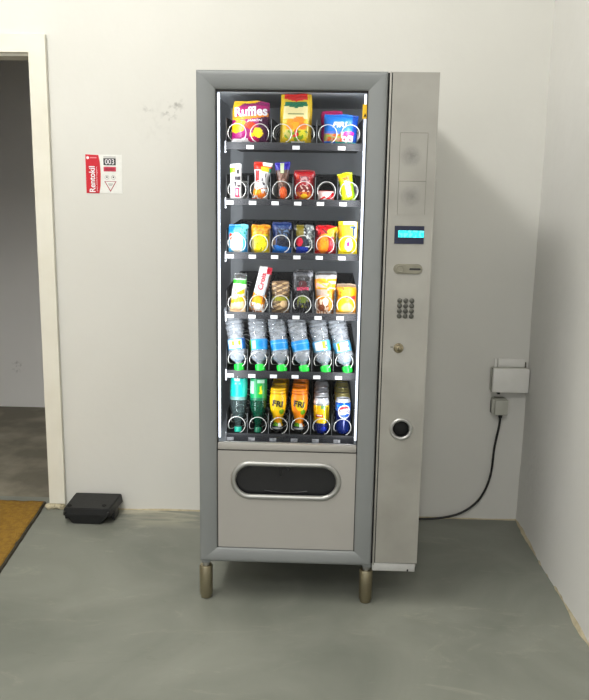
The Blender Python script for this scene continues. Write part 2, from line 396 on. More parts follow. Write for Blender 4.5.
# beige mortar squeezed out under the casing and along the foot of the walls
bm = bmesh.new(); lumps(bm, [(-.828+.013*i, .812+.004*(i % 2), .012) for i in range(6)], .014, 1, 1.1); struct('trim_2', bm, M['mortar'])
def bead(name, p0, p1, nrm, n, w, h, seed):
    """ragged bead of mortar between floor and wall"""
    bm = bmesh.new(); p0, p1, nrm = Vector(p0), Vector(p1), Vector(nrm); R = []
    for i in range(n+1):
        p = p0.lerp(p1, i/n); a = 1+1.1*noise.noise(p*5+Vector((seed, 0, 0)))+.7*noise.noise(p*19+Vector((seed, 4, 0))); a = max(.12, a)
        b = max(.2, 1+.9*noise.noise(p*9+Vector((seed, 9, 3))))
        R.append([bm.verts.new(p-nrm*.01), bm.verts.new(p+nrm*w*a+Vector((0, 0, -.001))), bm.verts.new(p+nrm*w*a*.6+Vector((0, 0, h*b*.55))),
                  bm.verts.new(p+nrm*.001+Vector((0, 0, h*b))), bm.verts.new(p-nrm*.01+Vector((0, 0, h*b)))])
    for A, B in zip(R, R[1:]):
        for k in range(4): bm.faces.new((A[k], A[k+1], B[k+1], B[k]))
    return struct(name, bm, M['mortar'])
bead('baseboard_right', (XR, -1.5, 0), (XR, YB, 0), (-1, 0, 0), 260, .009, .018, 3)
bead('baseboard_back', (-.755, YB, 0), (XR, YB, 0), (0, -1, 0), 260, .005, .006, 8)

# ------------------------------------------------------------------ vending machine
vm = setp(empty('vending_machine', (0, 0, 0)), 'tall grey snack and drinks vending machine with lit glass front', 'vending machine')
WD, WT, ZB, ZT = .607, .768, .164, 1.833
# cabinet shell with a hollow display bay
bm = bmesh.new()
box(bm, .004, .03, .03, .775, ZB+.01, ZT-.002, .003)                # left side
box(bm, .585, .612, .03, .775, ZB+.01, ZT-.002)              # partition
box(bm, .612, WT-.001, .02, .775, ZB-.012, ZT-.002, .003)          # column housing
box(bm, .03, .585, .03, .775, 1.79, ZT-.002); box(bm, .03, .585, .03, .775, ZB+.01, .2); box(bm, .03, .585, .755, .775, .2, 1.79)
obj('cabinet', bm, M['body'], vm, angle=35)
bm = bmesh.new()
box(bm, .031, .585, .66, .668, .56, 1.79)                      # back of display bay
box(bm, .0305, .0345, .05, .66, .56, 1.79); box(bm, .5805, .5845, .05, .66, .56, 1.79); box(bm, .031, .585, .05, .66, 1.783, 1.789)
box(bm, .031, .585, .06, .66, .545, .555)
obj('inner_liner', bm, M['inside'], vm)
# door frame: mitred convex aluminium profile
def door_frame():
    bm = bmesh.new()
    prof = [(0, .03), (0, .005), (.0012, .0015), (.005, .0), (.014, -.0002), (.028, .001), (.042, .0035), (.054, .0072), (.059, .0095), (.0605, .012), (.0605, .03)]
    L_, R_, B_, T_ = 0, WD, ZB, ZT; rings = []
    sc = {'l': 1.0, 'r': 1.0, 't': .95, 'b': .8}
    for (w, y) in prof:
        rings.append([(L_+w, y, B_+w*sc['b']), (R_-w, y, B_+w*sc['b']), (R_-w, y, T_-w*sc['t']), (L_+w, y, T_-w*sc['t'])])
    for k in range(4):
        a = [bm.verts.new(r[k]) for r in rings]; b = [bm.verts.new(r[(k+1) % 4]) for r in rings]
        for i in range(len(prof)-1): bm.faces.new((a[i], b[i], b[i+1], a[i+1]))
    return obj('door_frame', bm, M['frame'], vm, angle=50)
df = door_frame()
bm = bmesh.new()                                                   # dark gasket and dark joint strips
for q in ((.0605, .064, .2, 1.775), (.5435, .547, .2, 1.775)): box(bm, q[0], q[1], .012, .03, q[2], q[3])
box(bm, .06, .547, .012, .03, 1.770, 1.775)
box(bm, WD-.001, .6125, .012, .03, ZB+.004, ZT-.002)
box(bm, .6185, .6215, .003, .03, ZB+.004, ZT-.002)
box(bm, .004, WD, .026, .034, ZT-.004, ZT+.0025); box(bm, WT-.002, WT+.0008, .010, .022, ZB+.014, ZT-.002)
obj('gasket', bm, M['gap'], vm)
bxo('edge_strip', (.6125, .6185, -.001, .03, ZB+.004, ZT), M['panel'], vm, .0015)
bxo('glass_pane', (.0605, .5465, .017, .021, .6, 1.772), M['glass'], vm)
# lower door panel with the delivery opening
HC = (.3015, .468)
plate('lower_panel', [rect(.064, .5435, .2155, .574), stadium(*HC, .372, .124)], .011, .018, M['lower'], vm)
bxo('panel_trim', (.064, .5435, .008, .03, .578, .603), M['lower'], vm, .003)
bxo('panel_seam', (.064, .5435, .014, .03, .573, .579), M['gap'], vm)
hr = ring_plate('hatch_rim', stadium(*HC, .368, .122, n=14), .0095, .003, .0125, M['chrome'], vm)
def hatch():
    bm = bmesh.new(); A = stadium(*HC, .372, .124, n=14)
    rows = [[bm.verts.new((x, y, z)) for x, z in A] for y in (.0125, .06)]
    n = len(A)
    for i in range(n): bm.faces.new((rows[0][i], rows[0][(i+1) % n], rows[1][(i+1) % n], rows[1][i]))
    box(bm, .09, .51, .06, .4, .34, .36); box(bm, .09, .51, .4, .41, .34, .56); box(bm, .085, .09, .06, .41, .34, .56); box(bm, .51, .515, .06, .41, .34, .56)
    return obj('delivery_bin', bm, M['dark'], vm)
hatch()
fl = plate('hatch_flap', [stadium(HC[0], HC[1], .366, .118)], .024, .030, M['flap'], vm)
bm = bmesh.new(); tube(bm, [(HC[0]+t*.075+.0, .0225, HC[1]-.0405-.006*(1-t*t)) for t in [i/8-1 for i in range(17)]], .0016, 6)
obj('flap_lip', bm, flat('flap_edge', (70, 70, 72)), fl)
# column front
cp = plate('control_panel', [rect(.6215, WT, ZB+.014, ZT-.001), circ(.693, .67, .0285)], 0, .012, M['panel'], vm)
bxo('base_strip', (.612, WT-.006, .002, .03, .146, .175), flat('pale_strip_steel', (186, 186, 184), .35, .2), vm, .001)
bxo('base_seam', (.613, WT-.002, .006, .03, .174, .182), M['gap'], vm)
bm = bmesh.new(); tube(bm, [(.737, .0015, .148), (.737, .0015, .154)], .003, 8); obj('strip_chip', bm, M['gap'], vm)
for z0, z1 in ((1.499, 1.6475), (1.392, 1.497)):
    m2 = M['panel'] if z0 > 1.45 else M['panel']
    plate('blank_cover', [rect(.652, .7385, z0, z1)], -.0014, .001, m2, cp)
    bm = bmesh.new()
    for a in ((.651, .7395, z1-.0005, z1+.0012), (.651, .652, z0, z1), (.7385, .7395, z0, z1)): box(bm, a[0], a[1], -.0009, .0, a[2], a[3])
    obj('cover_seam', bm, M['pvc_dark'], cp)
# smudges of rubbed off glue on the covers
def smudge(cx, cz, r, seed):
    m = mat('rubbed_smudge', (150, 150, 148), .6); nt, b, N = nodes(m); L = nt.links.new
    geo = N('NewGeometry'); d = N('VectorMath'); d.operation = 'DISTANCE'; L(geo.outputs['Position'], d.inputs[0]); d.inputs[1].default_value = (cx, -.0016, cz)
    g = N('MapRange'); L(d.outputs['Value'], g.inputs[0]); g.inputs[1].default_value = r; g.inputs[2].default_value = 0
    n = N('TexNoise'); n.inputs['Scale'].default_value = 60; n.inputs['Detail'].default_value = 6; n.inputs['Distortion'].default_value = 1.5; L(geo.outputs['Position'], n.inputs[0])
    q = N('Math'); q.operation = 'MULTIPLY'; L(g.outputs[0], q.inputs[0]); L(n.outputs['Fac'], q.inputs[1])
    q2 = N('Math'); q2.operation = 'MULTIPLY'; q2.inputs[1].default_value = .3; L(q.outputs[0], q2.inputs[0]); L(q2.outputs[0], b.inputs['Alpha'])
    b.inputs['Base Color'].default_value = lin((118, 120, 122))
    o = plate('smudge', [circ(cx, cz, r)], -.0018, -.00145, m, cp)
smudge(.688, 1.575, .036, 1); smudge(.69, 1.45, .036, 2)
dp = plate('display', [rect(.645, .7405, 1.298, 1.356)], -.0022, .002, M['lcd'], cp, .0006)
bxo('lit_screen', (.657, .7400, -.0030, -.0018, 1.3190, 1.3410), M['lcd_lit'], dp)
cn = plate('coin_slot_plate', [stadium(.693, 1.2165, .094, .032)], -.0042, .001, M['coin'], cp, .0015)
bm = bmesh.new(); lathe(bm, [(.0125, -.004), (.0125, -.0062), (.0105, -.0075), (.009, -.0066), (.0085, -.006)], 24, 'y', (.667, 0, 1.2165)); obj('coin_return_button', bm, M['coin'], cn, angle=40)
plate('coin_slit', [stadium(.716, 1.2165, .037, .006)], -.0048, -.002, M['dark'], cn)
for r_ in range(4):
    for c_ in range(3):
        bm = bmesh.new(); lathe(bm, [(.0082, .0), (.0082, -.0025), (.0066, -.0044), (.003, -.005)], 16, 'y', (.671+c_*.0198, 0, 1.1115-r_*.0172))
        obj('keypad_key', bm, M['key'], cp, angle=50)
bm = bmesh.new(); lathe(bm, [(.0165, 0), (.0165, -.003), (.0135, -.0055), (.0105, -.0055), (.0095, -.013), (.007, -.0145), (.002, -.0145)], 28, 'y', (.673, 0, .952)); lk = obj('lock', bm, M['brass'], cp, angle=40)
bxo('keyhole', (.672, .674, -.0152, -.0142, .947, .957), M['gap'], lk)
bxo('lock_mark', (.646, .655, -.0006, .001, .9535, .9555), M['gap'], cp)
rr = ring_plate('refund_rim', circ(.693, .67, .0335, 40), .0062, -.006, .001, M['chrome'], cp)
bm = bmesh.new(); lathe(bm, [(.0285, .001), (.0285, .05), (.002, .05)], 32, 'y', (.693, 0, .67), cap=False); obj('refund_cup', bm, M['dark'], cp)
bm = bmesh.new(); lathe(bm, [(.027, .012), (.0272, .016), (.002, .019)], 32, 'y', (.693, 0, .67)); obj('refund_flap', bm, M['gap'], cp, smooth=True)
# LED tubes just behind the glass
for x in (.0680, .5395):
    bxo('light_strip', (x-.0036, x+.0036, .026, .036, .615, 1.768), M['led'], vm, .002)
for sx, xx in ((1, .074), (-1, .534)):                               # the light those tubes throw into the bay
    o = area('light_strip_glow', (xx, .030, 1.19), 1.15, .02, 2.7, (.95, .97, 1))
    d = Vector((sx*.75, .66, 0)).normalized(); o.matrix_world = Matrix.Translation(o.location) @ Matrix((Vector((0, 0, 1)), (-d).cross(Vector((0, 0, 1))), -d)).transposed().to_4x4()
bxo('warning_sticker', (.5425, .5475, .0145, .0165, 1.690, 1.735), M['yellow'], vm)
plate('warning_sticker', [rect(.530, .5462, 1.690, 1.735)], .0155, .0165, M['yellow'], vm)
plate('sticker_mark', [[(.534, 1.697), (.543, 1.697), (.5385, 1.708)]], .0149, .0153, M['gap'], vm)
# legs
for x, y in ((.014, .05), (.594, .05), (.03, .72), (.735, .72)):
    lg = None
    bm = bmesh.new(); lathe(bm, [(.012, .0), (.0195, .002), (.0215, .012), (.024, .018), (.024, .122), (.021, .127)], 28, 'z', (x, y, 0)); lg = obj('leg', bm, M['foot'], vm, angle=35)
    bm = bmesh.new(); lathe(bm, [(.013, .125), (.013, .18)], 16, 'z', (x, y, 0)); obj('leg_bolt', bm, M['chrome'], lg, angle=35)
    bxo('leg_bracket', (x-.014, x+.016, y-.016, y+.02, .14, .178), M['bracket'], lg, .001)

# ------------------------------------------------------------------ shelves with coils
SX = [.118+.0758*i for i in range(6)]
ROWS = [dict(lip=1.620, tag=1.6035), dict(lip=1.434, tag=1.420), dict(lip=1.2535, tag=1.2385), dict(lip=1.046, tag=1.0305), dict(lip=.838, tag=.8185), dict(lip=.606, tag=.585)]
def coil_mesh():
    bm = bmesh.new(); pts = []; turns, pitch, n, R = 6, .082, 30, .0305
    for i in range(turns*n-3):
        t = i/n+.06; k = int(t); p = t-k
        s = max(0, min(1, (p-.8)/.2)); s = s*s*(3-2*s)
        a = -math.pi/2+2*math.pi*p
        pts.append((R*math.cos(a), pitch*(k+s), R+.0022+R*math.sin(a)))
    tube(bm, pts, .0014, 6)
    me = bpy.data.meshes.new('spiral'); bmesh.ops.recalc_face_normals(bm, faces=bm.faces); bm.to_mesh(me); bm.free(); me.materials.append(M['wire'])
    for q in me.polygons: q.use_smooth = True
    return me
COIL = coil_mesh()
YT = .112
FLOORZ = []
for ri, R in enumerate(ROWS):
    lip = R['lip']; fz = lip-.006; FLOORZ.append(fz)
    lipb = R['tag']-.0085
    bm = bmesh.new()
    box(bm, .083, .5365, YT+.004, .6, fz-.004, fz)                 # tray floor
    box(bm, .083, .5365, .596, .6, fz, fz+.1)                      # back plate
    sh = obj('shelf', bm, M['tray'], vm)
    bxo('shelf_lip', (.081, .5385, YT, YT+.004, lipb, lip), M['lip'], sh, .001)
    divs = [.0815+.0758*2*k for k in range(4)] if ri == 0 else [.0801+.0758*k for k in range(7)]
    for k, x in enumerate(divs):
        x = min(max(x, .082), .5375)
        bm = bmesh.new(); h = .1
        vs = []
        for xx in (x-.0006, x+.0006):
            vs.append([bm.verts.new((xx, yy, zz)) for yy, zz in ((YT+.006, fz-.003), (.598, fz-.003), (.598, fz+h), (YT+.016, fz+h*.85), (YT+.006, fz+h*.8))])
        bm.faces.new(vs[0]); bm.faces.new(vs[1])
        for i in range(5):
            fc = bm.faces.new((vs[0][i], vs[0][(i+1) % 5], vs[1][(i+1) % 5], vs[1][i]))
            if i == 4: fc.material_index = 1
        obj('divider', bm, [M['tray'], M['lip'] if k in (0, len(divs)-1) else M['bracket']], sh)
    for x in (.077, .539):
        bm = bmesh.new(); box(bm, x, x+.005, YT+.002, YT+.06, lipb-.006, lip+.002, .001); box(bm, x, x+.005, YT+.002, YT+.01, lipb-.010, lipb)
        obj('shelf_bracket', bm, M['bracket'], sh)
    for k, x in enumerate(SX):
        c = link('spiral', COIL, None, sh); c.location = (x, YT+.007, fz+(.0105 if ri == 4 else .0025))
        if ri == 0 and k % 2: c.scale = (-1, 1, 1)
        if ri != 0 or k % 2 == 0:
            tx = x-.0225+(.0035*k/5 if ri else .0675+(.002 if k else 0))
            bxo('price_tag', (tx-.0122, tx+.0122, YT-.0016, YT+.0002, R['tag']-.0062, R['tag']+.0062), M['tag'] if ri < 5 else M['tag_grey'], sh, .0004)

# ------------------------------------------------------------------ products: printed art as a function of (u, v)
def art(bg, *ops):
    def f(u, v):
        c = bg
        for o in ops:
            k = o[0]
            if k == 'r' and o[1] <= u <= o[2] and o[3] <= v <= o[4]: c = o[5]
            elif k == 'e':
                a = o[6] if len(o) > 6 else 0; du, dv = u-o[1], v-o[2]
                x = du*math.cos(a)+dv*math.sin(a); y = -du*math.sin(a)+dv*math.cos(a)
                if (x/o[3])**2+(y/o[4])**2 <= 1: c = o[5]
            elif k == 'q':
                P = o[1]; ins = False; j = len(P)-1
                for i in range(len(P)):
                    if (P[i][1] > v) != (P[j][1] > v) and u < (P[j][0]-P[i][0])*(v-P[i][1])/(P[j][1]-P[i][1])+P[i][0]: ins = not ins
                    j = i
                if ins: c = o[2]
            elif k == 'n':   # printed blotches: scale, threshold, colour, u0 u1 v0 v1, seed
                if o[4] <= u <= o[5] and o[6] <= v <= o[7] and noise.noise((u*o[1], v*o[1]*1.3, o[8])) > o[2]: c = o[3]
            elif k == 's':   # stripes: frequency, slope, duty, colour, region
                if o[5] <= u <= o[6] and o[7] <= v <= o[8] and ((v+u*o[2])*o[1]) % 1 < o[3]: c = o[4]
        return c
    return f
WHITE, SILV = (236, 236, 236), (190, 192, 196)
def bag(name, label, cat, pos, w, h, t, f, top=1.0, bot=1.0, tilt=0, lean=5, crimp=.05, n=(36, 48), m='wrap', film=None, seed=0, waist=0, yaw=0):
    """pillow pack standing on its lower crimp; returns object and its front surface y(x, z)"""
    nu, nv = n; bm = bmesh.new(); lay = bm.loops.layers.float_color.new('art')
    def ws(v):
        a = bot+(top-bot)*v
        return w/2*(a-waist*math.sin(math.pi*v)**2-.03*max(0, abs(2*v-1)-.8)/.2*(1 if waist == 0 else 0)+.035*noise.noise((v*3.1, seed*1.7, w*90)))
    def th(u, v):
        e = max(0, min(1, (v-crimp)/(1-2*crimp))); 
        if v <= crimp or v >= 1-crimp: return .0007
        b = (1-abs(2*u-1)**2.6)**.65*(1-abs(2*e-1)**3.5)**.6
        return .0007+t/2*b*(1+.10*noise.noise((u*3.2, v*4.5, seed)))+.0012*noise.noise((u*9, v*12, seed+5))*b
    def P(u, v, s):
        jag = .0006*math.sin(u*60) if v in (0, 1) else 0
        sag = -h*v**4*(.016*abs(2*u-1)**3+.03*noise.noise((u*2.3, w*70, h*50)))
        return (ws(v)*(2*u-1)+.003*v*noise.noise((v*3, h*80, w*60)), s*th(u, v), h*v+jag+sag)
    F = [[bm.verts.new(P(i/nu, j/nv, -1)) for i in range(nu+1)] for j in range(nv+1)]
    B = [[bm.verts.new(P(i/nu, j/nv, 1)) for i in range(nu+1)] for j in range(nv+1)]
    for G, s in ((F, -1), (B, 1)):
        for j in range(nv):
            for i in range(nu):
                q = (G[j][i], G[j][i+1], G[j+1][i+1], G[j+1][i]); fc = bm.faces.new(q if s < 0 else q[::-1])
                u, v = (i+.5)/nu, (j+.5)/nv
                c = f(u, v) if s < 0 else f(.06 if u < .5 else .94, v)
                if film and film(u, v): fc.material_index = 1
                for l in fc.loops: l[lay] = lin(c)
    E = [G for G in ()]
    for j in range(nv):
        for i, fl_ in ((0, 1), (nu, 0)):
            q = (F[j][i], F[j+1][i], B[j+1][i], B[j][i]); fc = bm.faces.new(q if fl_ else q[::-1])
            for l in fc.loops: l[lay] = lin(f(.02 if i == 0 else .98, (j+.5)/nv))
    for j in (0, nv):
        for i in range(nu):
            fc = bm.faces.new((F[j][i], F[j][i+1], B[j][i+1], B[j][i]))
            for l in fc.loops: l[lay] = lin(f((i+.5)/nu, .01 if j == 0 else .99))
    o = obj(name, bm, [M[m], M['film']], None, smooth=True)
    o.location = pos; o.rotation_euler = (-math.radians(lean), math.radians(tilt), math.radians(yaw))
    setp(o, label, cat)
    def yf(x, z):
        v = min(.999, max(.001, z/h)); u = min(.995, max(.005, (x/ws(v)+1)/2)); return -th(u, v)
    return o, yf
def shelf_z(r): return FLOORZ[r]+.0006
Y0 = YT+.010
def slot(r, c, dx=0, t=.04, dy=0): return (SX[c]+dx, Y0+t/2+dy, shelf_z(r))

# row 1: three large bags
P1, P2, Y_, OR = (150, 38, 104), (74, 26, 62), (246, 196, 18), (238, 140, 28)
f = art(P1, ('r', .72, 1, 0, .8, P2), ('q', [(0, .55), (0, 1), (.75, 1), (.55, .93), (.3, .95), (.12, .8), (.3, .62), (.2, .5)], Y_),
        ('q', [(.02, .66), (.3, .62), (.7, .68), (.98, .74), (.98, .66), (.6, .58), (.25, .54), (.03, .58)], OR),
        ('q', [(.08, .62), (.1, .84), (.5, .88), (.93, .9), (.95, .72), (.5, .66)], (178, 44, 112)),
        ('e', .2, .38, .24, .13, Y_, .3), ('e', .2, .36, .12, .06, (255, 226, 90), .3), ('e', .42, .3, .1, .08, P1), ('e', .72, .26, .13, .12, (244, 214, 110), -.3),
        ('e', .55, .2, .06, .05, Y_), ('q', [(0, 0), (0, .09), (.45, .13), (.5, .05), (.45, 0)], (240, 235, 235)), ('e', .6, .1, .15, .07, (190, 50, 100)), ('r', .5, 1, 0, .035, (200, 190, 200)), ('e', .5, .42, .16, .08, (206, 80, 60)))
o, yf = bag('crisp_bag', 'purple and yellow bag of ridged crisps on the top shelf, at its left', 'crisps', (.159, Y0+.024, shelf_z(0)), .130, .141, .046, f, tilt=2, lean=4, top=.93)
text('lettering', 'Ruffles', -.055, .055, .089, .122, yf, flat('white_ink', (245, 240, 245)), o, rot=5, bold=.03)
text('lettering', 'JAM\u00d3N', -.012, .040, .070, .081, yf, flat('white_ink', (245, 240, 245)), o, rot=5, bold=.02, shear=.3)
G_, CR = (226, 196, 96), (238, 226, 176)
f = art(G_, ('r', .1, .86, .5, .78, CR), ('q', [(.12, .9), (.12, 1), (.85, 1), (.85, .88), (.5, .84)], (226, 62, 58)), ('q', [(.15, .84), (.82, .84), (.86, .76), (.5, .71), (.12, .76)], (40, 110, 78)),
        ('r', .25, .75, .585, .6, (120, 130, 80)), ('r', .28, .8, .64, .655, (120, 130, 80)),
        ('e', .36, .43, .15, .075, (240, 158, 24)), ('e', .6, .47, .17, .08, (244, 138, 20)), ('e', .5, .36, .17, .08, (248, 172, 30)), ('e', .3, .33, .12, .06, (240, 150, 24)), ('e', .72, .36, .13, .07, (232, 124, 20)),
        ('e', .3, .2, .16, .1, (196, 186, 120)), ('e', .52, .2, .12, .09, (226, 64, 70)), ('e', .74, .2, .14, .1, (210, 200, 96)), ('n', 9, .12, (120, 150, 60), .1, .9, .04, .27, 4), ('r', .35, .8, 0, .06, (238, 236, 226)), ('r', .88, 1, 0, 1, (210, 176, 76)))
o, yf = bag('crisp_bag', 'tall golden bag with red and green top and orange nuggets, mid top shelf', 'crisps', (.313, Y0+.024, shelf_z(0)), .106, .165, .044, f, lean=3, tilt=.5)
f = art((30, 118, 214), ('q', [(.82, 1), (1, 1), (1, 0), (.9, 0)], (16, 66, 156)), ('r', 0, .56, .10, .42, (176, 140, 120)), ('n', 7, .0, (150, 160, 90), 0, .56, .1, .42, 2), ('n', 8, .1, (200, 110, 80), .1, .56, .1, .42, 6),
        ('r', 0, .5, .36, .43, (110, 130, 200)), ('r', .56, .9, .1, .42, (240, 226, 224)), ('e', .68, .36, .1, .07, (224, 44, 130)), ('e', .82, .38, .09, .07, (216, 50, 140)), ('n', 12, .15, (226, 110, 130), .56, .9, .1, .34, 3),
        ('r', 0, .35, 0, .1, (24, 110, 210)), ('r', .35, 1, 0, .11, (60, 180, 170)))
o, yf = bag('nut_bag', 'bright blue snack bag with a flower photo, right end of the top shelf', 'snack bag', (.462, Y0+.02, shelf_z(0)), .113, .100, .036, f, tilt=2, lean=3, top=1.03, bot=.95)
text('lettering', 'FIRI', -.028, .022, .056, .074, yf, flat('white_ink', (245, 240, 245)), o, rot=3, bold=.035, shear=.25)
f = art((214, 56, 120), ('r', 0, 1, 0, .6, (190, 50, 110)), ('e', .4, .86, .25, .05, (232, 120, 150)))
bag('nut_bag', 'pink snack bag half hidden behind the bright blue bag on the top shelf', 'snack bag', (.436, Y0+.080, shelf_z(0)), .074, .116, .03, f, tilt=-1, lean=2)

# row 2
f = art((236, 234, 232), ('r', 0, .5, .74, .9, (140, 196, 50)), ('r', .55, .8, .70, .84, (60, 60, 60)), ('r', .4, .9, .55, .64, (50, 46, 52)), ('r', .35, .55, .38, .5, (60, 50, 56)), ('r', .6, .85, .36, .42, (80, 60, 66)),
        ('r', .45, .8, .08, .34, (206, 60, 96)), ('r', .55, .7, .12, .3, (240, 230, 232)), ('r', 0, 1, 0, .05, (200, 110, 120)))
bag('snack_bar', 'slim white bar with green corner, leftmost on the second shelf', 'snack bar', slot(1, 0, -.005, .026), .040, .122, .022, f, lean=4, tilt=0, n=(16, 48))
f = art((222, 220, 222), ('r', 0, 1, .80, 1, (226, 52, 40)), ('q', [(.45, 1), (1, 1), (1, .9), (.5, .9)], (240, 236, 230)), ('q', [(.4, .88), (.9, .88), (.85, .74), (.45, .74)], (246, 190, 30)), ('r', .88, 1, .72, .86, (60, 150, 110)),
        ('r', .1, .34, .45, .78, (206, 80, 80)), ('n', 6, .1, (90, 84, 92), .4, .8, .35, .7, 3), ('n', 10, .0, (176, 90, 40), 0, 1, .02, .34, 6), ('e', .3, .2, .3, .08, (232, 150, 60)), ('e', .6, .12, .28, .07, (214, 110, 44)), ('r', 0, 1, 0, .04, (200, 60, 40)))
bag('snack_bar', 'white wafer wrapper with flared red and yellow top, second on the second shelf', 'snack bar', slot(1, 1, .0, .034), .058, .129, .030, f, top=1.12, bot=.95, waist=.22, tilt=5, lean=3, n=(24, 48))
f = art((74, 52, 44), ('r', 0, 1, .8, 1, (64, 58, 150)), ('r', .35, .62, .68, .97, (196, 206, 170)), ('r', .1, .9, .4, .7, (92, 64, 52)), ('n', 8, .1, (150, 120, 110), .2, .8, .3, .75, 5), ('e', .55, .2, .36, .15, (226, 98, 66)), ('n', 9, .1, (240, 150, 120), .2, .9, .06, .3, 2))
bag('snack_bar', 'narrow brown bar with flared violet top, third on the second shelf', 'snack bar', slot(1, 2, .004, .028), .036, .130, .024, f, top=1.5, bot=.9, waist=.12, tilt=-1, lean=3, n=(20, 48))
f = art((168, 28, 36), ('r', 0, 1, .93, 1, (120, 20, 28)), ('r', .1, .25, .7, .85, (226, 110, 100)), ('e', .5, .7, .2, .1, (120, 70, 80)), ('n', 7, .05, (190, 150, 150), .3, .75, .4, .78, 1), ('e', .5, .38, .3, .13, (110, 34, 36)), ('n', 8, .1, (226, 200, 190), .3, .8, .3, .5, 8),
        ('n', 7, -.05, (214, 110, 30), .1, .9, .05, .3, 4), ('e', .5, .16, .16, .07, (240, 190, 60)), ('r', .9, 1, 0, 1, (130, 22, 30)))
bag('biscuit_pouch', 'dark red pouch of biscuits, fourth on the second shelf', 'biscuits', slot(1, 3, .0, .034), .073, .103, .03, f, lean=3, bot=.94)
f = art((238, 226, 224), ('q', [(0, .3), (.5, .6), (.3, 1), (0, 1)], (232, 200, 196)), ('q', [(.5, .2), (.9, .8), (1, .8), (1, .2)], (206, 60, 64)), ('r', 0, 1, .92, 1, (190, 60, 60)), ('q', [(.1, .2), (.4, .5), (.5, .4), (.2, .1)], (222, 90, 90)))
bag('snack_box', 'low white and red packet lying alone in the fifth coil, second shelf', 'snack', slot(1, 4, -.002, .034), .056, .036, .034, f, lean=0, n=(24, 16), crimp=.03)
f = art((206, 222, 30), ('r', 0, .75, .76, .95, (244, 190, 30)), ('q', [(.3, .82), (.8, .88), (.8, .76), (.4, .72)], (234, 110, 30)), ('q', [(.35, .72), (.75, .7), (.8, .2), (.45, .14)], (190, 214, 216)), ('s', 9, .4, .25, (60, 100, 130), .45, .7, .2, .68), ('r', .82, 1, .0, .7, (140, 190, 20)))
bag('snack_bar', 'lime yellow packet with orange top, rightmost on the second shelf', 'snack', slot(1, 5, .0, .03), .048, .097, .026, f, tilt=-9, lean=3, n=(24, 36), top=1.05, waist=.08)

# row 3
f = art((112, 178, 214), ('r', .6, 1, .5, 1, (140, 206, 226)), ('r', 0, .3, .72, 1, (70, 130, 180)), ('e', .42, .36, .34, .36, (246, 240, 226)), ('e', .12, .58, .08, .12, (206, 70, 50)), ('n', 9, .15, (60, 140, 120), .6, .95, .4, .9, 2), ('e', .5, .3, .18, .14, (250, 232, 190)), ('r', .85, 1, 0, .4, (50, 130, 190)))
bag('snack_bag', 'light blue bag with a big white patch, leftmost on the third shelf', 'snack bag', slot(2, 0, .003, .036), .068, .098, .034, f, lean=3)
f = art((238, 196, 20), ('r', 0, 1, .68, 1, (226, 152, 22)), ('n', 9, .05, (200, 120, 30), 0, 1, .62, 1, 1), ('r', .28, .9, .05, .66, (248, 224, 20)), ('n', 10, .18, (150, 150, 30), .3, .9, .1, .6, 7), ('r', 0, .2, 0, .5, (150, 140, 96)), ('e', .6, .4, .16, .16, (240, 240, 90)))
bag('snack_bag', 'plain yellow bag with amber top, second on the third shelf', 'snack bag', slot(2, 1, .003, .036), .066, .098, .034, f, lean=3, tilt=1)
f = art((20, 44, 100), ('r', .25, 1, .1, .8, (14, 20, 40)), ('n', 9, .15, (90, 110, 140), .3, .9, .4, .9, 3), ('e', .5, .52, .14, .1, (36, 34, 40)), ('q', [(0, 0), (0, .3), (.5, .24), (1, .2), (1, 0)], (30, 110, 200)), ('e', .08, .36, .1, .1, (150, 130, 120)))
bag('snack_bag', 'navy and black bag with blue foot, third on the third shelf', 'snack bag', slot(2, 2, .002, .036), .067, .107, .034, f, lean=3)
f = art((26, 26, 30), ('r', .15, .5, .6, 1, (120, 106, 30)), ('q', [(.58, 1), (.98, 1), (1, .2), (.8, .3)], (116, 120, 122)), ('n', 11, .12, (206, 210, 206), .5, 1, .2, .95, 5), ('e', .3, .42, .17, .15, (208, 60, 76)), ('r', .15, .72, 0, .26, (26, 50, 160)), ('e', .62, .42, .14, .1, (40, 44, 60)))
bag('snack_bag', 'black bag with olive top and blue foot, fourth on the third shelf', 'snack bag', slot(2, 3, .001, .036), .071, .100, .034, f, lean=3)
f = art((190, 30, 32), ('q', [(.4, .7), (.6, .85), (1, 1), (1, .35), (.85, .5)], (246, 196, 20)), ('r', 0, .45, .7, .95, (226, 50, 56)), ('n', 8, .1, (120, 20, 26), 0, .5, .5, 1, 3), ('e', .38, .36, .26, .34, (238, 128, 44)), ('e', .38, .36, .16, .22, (244, 150, 66)), ('e', .78, .35, .1, .3, (214, 40, 56)), ('n', 9, .25, (120, 60, 40), .5, 1, .4, .8, 9))
bag('crisp_bag', 'red bag with yellow corner and orange oval, fifth on the third shelf', 'crisps', slot(2, 4, .0, .036), .075, .100, .036, f, lean=3, tilt=2)
f = art((244, 214, 14), ('r', .25, .95, .9, 1, WHITE), ('r', .82, .95, .5, .9, WHITE), ('r', .6, .9, .8, .85, (60, 90, 130)), ('r', .76, .82, .56, .8, (60, 90, 130)), ('r', 0, .2, .55, .9, (216, 150, 30)), ('e', .55, .3, .2, .2, (236, 240, 226)), ('e', .52, .33, .08, .08, (190, 60, 120)), ('r', 0, .16, .2, .5, (190, 170, 60)))
bag('snack_bag', 'yellow bag with white frame at its top, rightmost on the third shelf', 'snack bag', slot(2, 5, .001, .036), .066, .114, .034, f, lean=3)

